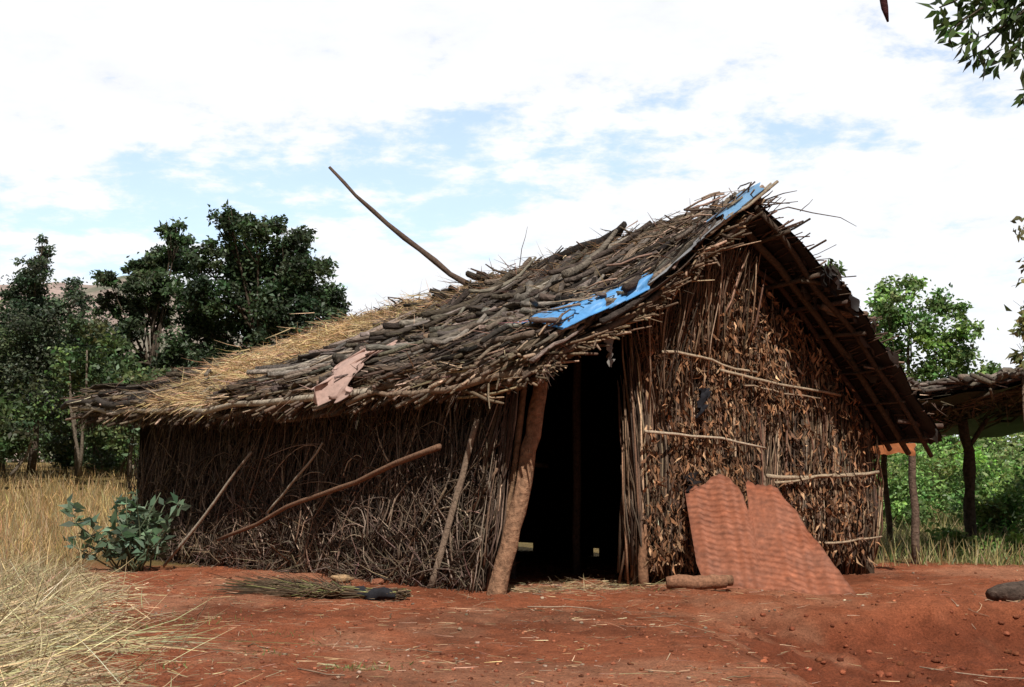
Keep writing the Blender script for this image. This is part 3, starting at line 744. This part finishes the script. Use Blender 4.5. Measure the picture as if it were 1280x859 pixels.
treeobj("slender_tree",(px(1040,d),d,.2),(px(1022,d),d,pz(350,d)),.05,bl,1100,.13,(.055,.085,.035),sub=8)
a=Batch()
for p_,y_,d,r_ in [(1110,620,24,.6),(1150,600,25,.8),(1200,610,26,.8),(1250,600,25,.9),(1280,620,23,.8),(1230,640,21,.5),(1170,585,30,.9),(1100,590,28,.8),(1260,575,29,1.0),(1180,685,17,.26),(1215,690,16.5,.24),(1265,680,17,.28),(1320,640,20,.8),(1380,620,20,1.0)]:
    crown(a,[(px(p_,d),d,pz(y_,d),r_)],3200 if r_>.4 else 1100,.09,(.17,.28,.075),sub=18,cs=.3)
make("shrubs",a,M_leaf)
e=treeobj("roadside_tree",(6.0,15.5,0),(5.7,15.2,2.6),.06,[(px(1282,14.5),14.5,pz(395,14.5),.16),(px(1272,14.5),14.5,pz(412,14.5),.12),(px(1275,14.5),14.5,pz(445,14.5),.15),(5.6,15,2.7,.4),(6.1,15.3,2.9,.5),(5.8,15.6,3.2,.45)],1200,.11,(.19,.20,.065),sub=8,droop=-.6)

# tree standing right of the yard, one low bough reaching in
e=bpy.data.objects.new("overhanging_tree",None); scene.collection.objects.link(e)
a=Batch(); c=Batch()
tube(a,wob((4.3,4.3,-.5),(4.1,4.2,3.2),8,.04),np.linspace(.12,.07,8),(.12,.09,.07),10,jit=.05)
def spray(p0,p1,n,L0=.06,drop=.5):
    pts=wob(p0,p1,8,.012); tube(a,pts,np.linspace(.006,.002,8),(.09,.07,.05),6)
    k=rng.integers(2,8,n); P=pts[k]+rng.normal(0,.013,(n,3))
    ax_=pts[-1]-pts[0]; ax_/=np.linalg.norm(ax_)
    D=rng.normal(0,.75,(n,3))+ax_*.7; D[:,2]-=drop
    leaves(c,P,D,rng.uniform(.7,1.15,n)*L0,rng.uniform(.26,.38,n)*L0,cvar((.065,.11,.03),n,.35),.06)
tube(a,wob((4.1,4.2,2.7),(1.55,4.01,2.32),12,.02),np.linspace(.04,.010,12),(.1,.08,.06),8)
for p1 in [(1.20,4.0,2.176),(1.22,3.97,2.10),(1.27,4.0,2.067),(1.314,4.03,2.044),(1.36,4,2.02),(1.406,4.06,2.08),(1.29,4,2.193),(1.35,4.06,2.216),(1.43,4.0,2.04),(1.40,4.0,2.164),(1.246,4.03,2.14),(1.457,3.97,2.124)]:
    spray((1.59,4.01,2.32),p1,46,.058)
spray((1.66,4.0,2.25),(1.446,4.0,1.90),26,.052); spray((1.66,4.0,2.25),(1.43,4.0,1.93),26,.052)
for _ in range(16): spray((4.1+U(-.2,.2),4.2,3.0),(4.2+U(-.8,.8),4.2+U(-.7,.7),3.2+U(-.4,.5)),60,.08)
tube(a,wob((1.66,4.03,2.34),(1.257,4.0,2.51),6,.012),np.linspace(.008,.005,6),(.1,.08,.06),6)
tube(a,wob((1.257,4.0,2.51),(1.046,4.0,2.25),5,.012),np.linspace(.005,.003,5),(.1,.08,.06),6)
tube(a,[(1.046,4,2.25),(1.041,4,2.22),(1.047,4,2.175),(1.055,4,2.135)],[.004,.011,.010,.003],(.06,.02,.02),8)
make("branches",a,M_bark,e); make("leaves",c,M_leaf,e)

b=Batch(); cx,cy=-3.72,14.45; g=gz(cx,cy)
for _ in range(28):
    a=U(0,6.3); R=U(.15,.70); H=U(.3,.98)*(1-.3*R); top=np.array([cx+R*math.cos(a),cy+R*math.sin(a)*.6,g+H])
    pts=wob((cx+rng.normal(0,.08),cy+rng.normal(0,.05),g-.02),top,5,.02); tube(b,pts,np.linspace(.010,.004,5),(.16,.19,.11),6)
    for k in range(6):
        q=U(.35,1); p=pts[0]+(pts[-1]-pts[0])*q; n=2
        D=rng.normal(0,1,(n,3)); D[:,2]=D[:,2]*.4+.2
        leaves(b,np.tile(p,(n,1)),D,rng.uniform(.10,.20,n),rng.uniform(.045,.085,n),cvar((.11,.165,.10),n,.35),.12)
make("milkweed_plant",b,M_leaf)

# ------------------------------------------------------------------ shed
e=bpy.data.objects.new("open_shed",None); scene.collection.objects.link(e)
b=Batch()
def SH(u,w):
    x=3.95+u*4.2; y=15+w*5.0+.3*u; z=1.80+.34*min(1,u*2)-.66*w*(1-.2*u)-.12*math.sin(math.pi*min(1,u*2.6))*(1-w*.5)+.07*noise.noise(Vector((x*2,y*2,0)))
    return np.array([x,y,z])
surf(b,SH,0,1,0,1,40,20,.06,(.035,.027,.022)); make("roof_sheet",b,M_plastic,e)
b=Batch()
for _ in range(330):
    w=U(-.02,.7) if random.random()<.5 else U(-.03,.08); u=U(-.03,.9); l=U(.05,.25)
    pts=[SH(u+l*q,w+.04*math.sin(q*2))+np.array([0,0,U(.0,.13)]) for q in np.linspace(0,1,5)]
    r=U(.008,.034); tube(b,pts,r,c1((.11,.088,.072),.45),6,jit=.14)
for _ in range(200):
    u=U(-.01,1); w0=U(-.06,.6); pts=[SH(u+rng.normal(0,.02),w0+q*U(.1,.3))+np.array([0,0,-.09+U(-.04,.02)]) for q in np.linspace(0,1,4)]
    tube(b,pts,U(.006,.022),c1((.09,.068,.05),.4),6)
N=1800; uu=rng.uniform(0,.9,N); ww=rng.uniform(-.02,.5,N)
P=np.array([SH(u,w) for u,w in zip(uu,ww)]); P[:,2]+=rng.uniform(-.14,.1,N)
D=rng.normal(0,1,(N,3)); D[:,2]=D[:,2]*.3-.25
ribbons(b,P,D,rng.uniform(.06,.25,N),rng.uniform(.006,.014,N),rng.normal(0,.25,N),cvar((.11,.082,.062),N,.5))
make("roof_sticks",b,M_wood,e)
b=Batch()
tube(b,wob((px(1132,15.3),15.3,-.05),(px(1130,15.3),15.3,1.75),7,.01),np.linspace(.045,.035,7),(.14,.095,.07),8,jit=.08)
tube(b,wob((px(1203,18),18.0,-.05),(px(1194,18),18.0,1.62),9,.02),np.linspace(.075,.06,9),(.09,.07,.055),8,jit=.12)
tube(b,wob((px(1196,18),18,1.2),(px(1225,18),18,1.62),4,.01),.03,(.09,.07,.055),8)
tube(b,wob((px(1277,14.9)+.08,15.1,-.05),(px(1277,14.9)+.03,15.1,1.96),6,.01),.03,(.24,.17,.12),8)
tube(b,wob((8.1,15.5,-.05),(8.1,15.5,2.1),6,.01),.05,(.14,.1,.07),8); tube(b,wob((8.0,20,-.05),(8.0,20,1.6),6,.01),.05,(.14,.1,.07),8)
tube(b,wob((px(1100,19.5),19.5,-.05),(px(1098,19.5),19.5,1.35),6,.02),.04,(.14,.1,.07),8)
make("posts",b,M_bark,e)
b=Batch()
cloth(b,lambda a,c:(3.30+.70*a,14.75-.2*a,1.26-.03*a-.13*c-.03*math.sin(a*6)*c),22,6,(.42,.15,.06),.03,5)
make("orange_cloth",b,M_cloth,smooth=True)

# ------------------------------------------------------------------ hill
b=Batch(); n1_,n2_=120,34; v=[];cc=[]
for j in range(n2_):
    for i in range(n1_):
        x=-330+i/(n1_-1)*330; w=j/(n2_-1); y=170+w*160
        h=float(np.interp(x,[-330,-200,-110,-80,-60,-35,0],[20,25,29,33,34,17,0]))
        zz=h*math.sin(math.pi*min(1,w*.95+.02))+3*noise.noise(Vector((x*.04,y*.04,0)))*math.sin(math.pi*w)+1.6*noise.noise(Vector((x*.15,y*.15,2)))*math.sin(math.pi*w)
        v.append((x,y,1+max(-1,zz))); k=sst(-.2,.3,noise.noise(Vector((x*.06,y*.09,4)))+.4*noise.noise(Vector((x*.3,y*.3,4)))); cc.append(lerp(np.array([.12,.13,.09]),np.array([.33,.25,.22]),k))
i=np.arange(n2_-1)[:,None]*n1_+np.arange(n1_-1)[None,:]
b.add(v,np.stack([i,i+1,i+n1_+1,i+n1_],-1).reshape(-1,4),np.array(cc))
make("hill",b,attr_mat("hillside",.95,.4,.6,1.35,0),smooth=True)

# ------------------------------------------------------------------ world + sun
D=Vector((.2,-.98,0)).normalized(); el=math.radians(52)
sd=Vector((D.x*math.cos(el),D.y*math.cos(el),math.sin(el)))
ld=bpy.data.lights.new("sun","SUN"); ld.energy=5.0; ld.angle=math.radians(.5); ld.color=(1,.955,.88)
lo=bpy.data.objects.new("sun",ld); scene.collection.objects.link(lo); lo.rotation_euler=sd.to_track_quat('Z','Y').to_euler(); lo.location=(0,-20,30)
w=bpy.data.worlds.new("World"); scene.world=w; w.use_nodes=True; t=w.node_tree; t.nodes.clear(); L=t.links.new
out=N_(t,'ShaderNodeOutputWorld'); bg=N_(t,'ShaderNodeBackground'); bg.inputs['Strength'].default_value=.15
sky=N_(t,'ShaderNodeTexSky',sky_type='NISHITA'); sky.sun_disc=False; sky.sun_elevation=el; sky.sun_rotation=math.atan2(D.x,D.y)
tc=N_(t,'ShaderNodeTexCoord'); sx=N_(t,'ShaderNodeSeparateXYZ'); L(tc.outputs['Generated'],sx.inputs[0])
def M(op,a,b_=None,c=None,clamp=False):
    r=N_(t,'ShaderNodeMath',operation=op); r.use_clamp=clamp
    for i,q in enumerate((a,b_,c)):
        if q is None: continue
        if isinstance(q,(int,float)): r.inputs[i].default_value=q
        else: L(q,r.inputs[i])
    return r.outputs[0]
zc=M('ADD',M('MAXIMUM',sx.outputs['Z'],0.0),.22)
cx_=M('DIVIDE',sx.outputs['X'],zc); cy_=M('DIVIDE',sx.outputs['Y'],zc)
cb=N_(t,'ShaderNodeCombineXYZ'); L(cx_,cb.inputs[0]); L(cy_,cb.inputs[1])
def NW(sc,de,ro,off,dis=0):
    mp=N_(t,'ShaderNodeMapping'); mp.inputs['Location'].default_value=off; L(cb.outputs[0],mp.inputs[0])
    n=N_(t,'ShaderNodeTexNoise'); n.inputs['Scale'].default_value=sc; n.inputs['Detail'].default_value=de; n.inputs['Roughness'].default_value=ro; n.inputs['Distortion'].default_value=dis
    L(mp.outputs[0],n.inputs['Vector']); return n.outputs['Fac']
nA=NW(1.6,3,.5,(3.3,1.7,0)); nB=NW(7.0,9,.62,(1.2,4.1,2),.1)
dens=M('ADD',M('MULTIPLY',nA,.35),M('MULTIPLY',nB,.65))
def gap(x0,y0,sx_,sy_,amt):
    a=M('POWER',M('DIVIDE',M('SUBTRACT',cx_,x0),sx_),2.0); b_=M('POWER',M('DIVIDE',M('SUBTRACT',cy_,y0),sy_),2.0)
    return M('MULTIPLY',M('EXPONENT',M('MULTIPLY',M('ADD',a,b_),-1.0)),amt)
g=M('ADD',M('ADD',gap(-.22,2.36,.42,.26,.16),gap(.25,2.1,.38,.20,.11)),gap(-.8,2.6,.3,.3,.09))
dens=M('ADD',M('SUBTRACT',dens,g),.085)
mr=N_(t,'ShaderNodeMapRange'); mr.interpolation_type='SMOOTHSTEP'; L(dens,mr.inputs['Value']); mr.inputs['From Min'].default_value=.40; mr.inputs['From Max'].default_value=.52
mr.inputs['To Min'].default_value=.28
front=N_(t,'ShaderNodeMapRange'); L(sx.outputs['Y'],front.inputs['Value']); front.inputs['From Min'].default_value=.0; front.inputs['From Max'].default_value=.85; front.inputs['To Min'].default_value=1.5; front.inputs['To Max'].default_value=6.9  # added falloff: unseen clouds overhead and behind dimmed to lower ambient fill
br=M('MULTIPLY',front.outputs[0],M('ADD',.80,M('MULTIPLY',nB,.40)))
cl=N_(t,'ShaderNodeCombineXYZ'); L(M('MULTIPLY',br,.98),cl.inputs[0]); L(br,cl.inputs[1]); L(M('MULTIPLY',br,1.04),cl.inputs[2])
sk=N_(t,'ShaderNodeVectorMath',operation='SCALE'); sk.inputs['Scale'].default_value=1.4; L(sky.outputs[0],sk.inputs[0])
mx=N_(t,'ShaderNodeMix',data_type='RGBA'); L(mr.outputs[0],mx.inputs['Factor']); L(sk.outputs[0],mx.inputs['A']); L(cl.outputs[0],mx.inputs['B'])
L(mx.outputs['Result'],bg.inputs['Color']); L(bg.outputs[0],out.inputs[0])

cd=bpy.data.cameras.new("camera"); cd.lens=51.4; cd.sensor_width=36; cd.clip_start=.05; cd.clip_end=3000
co=bpy.data.objects.new("camera",cd); scene.collection.objects.link(co); co.location=(0,0,.85)
co.rotation_euler=(math.radians(90+5.4),0,0); scene.camera=co
scene.view_settings.view_transform='Standard'; scene.view_settings.look='None'; scene.view_settings.exposure=0
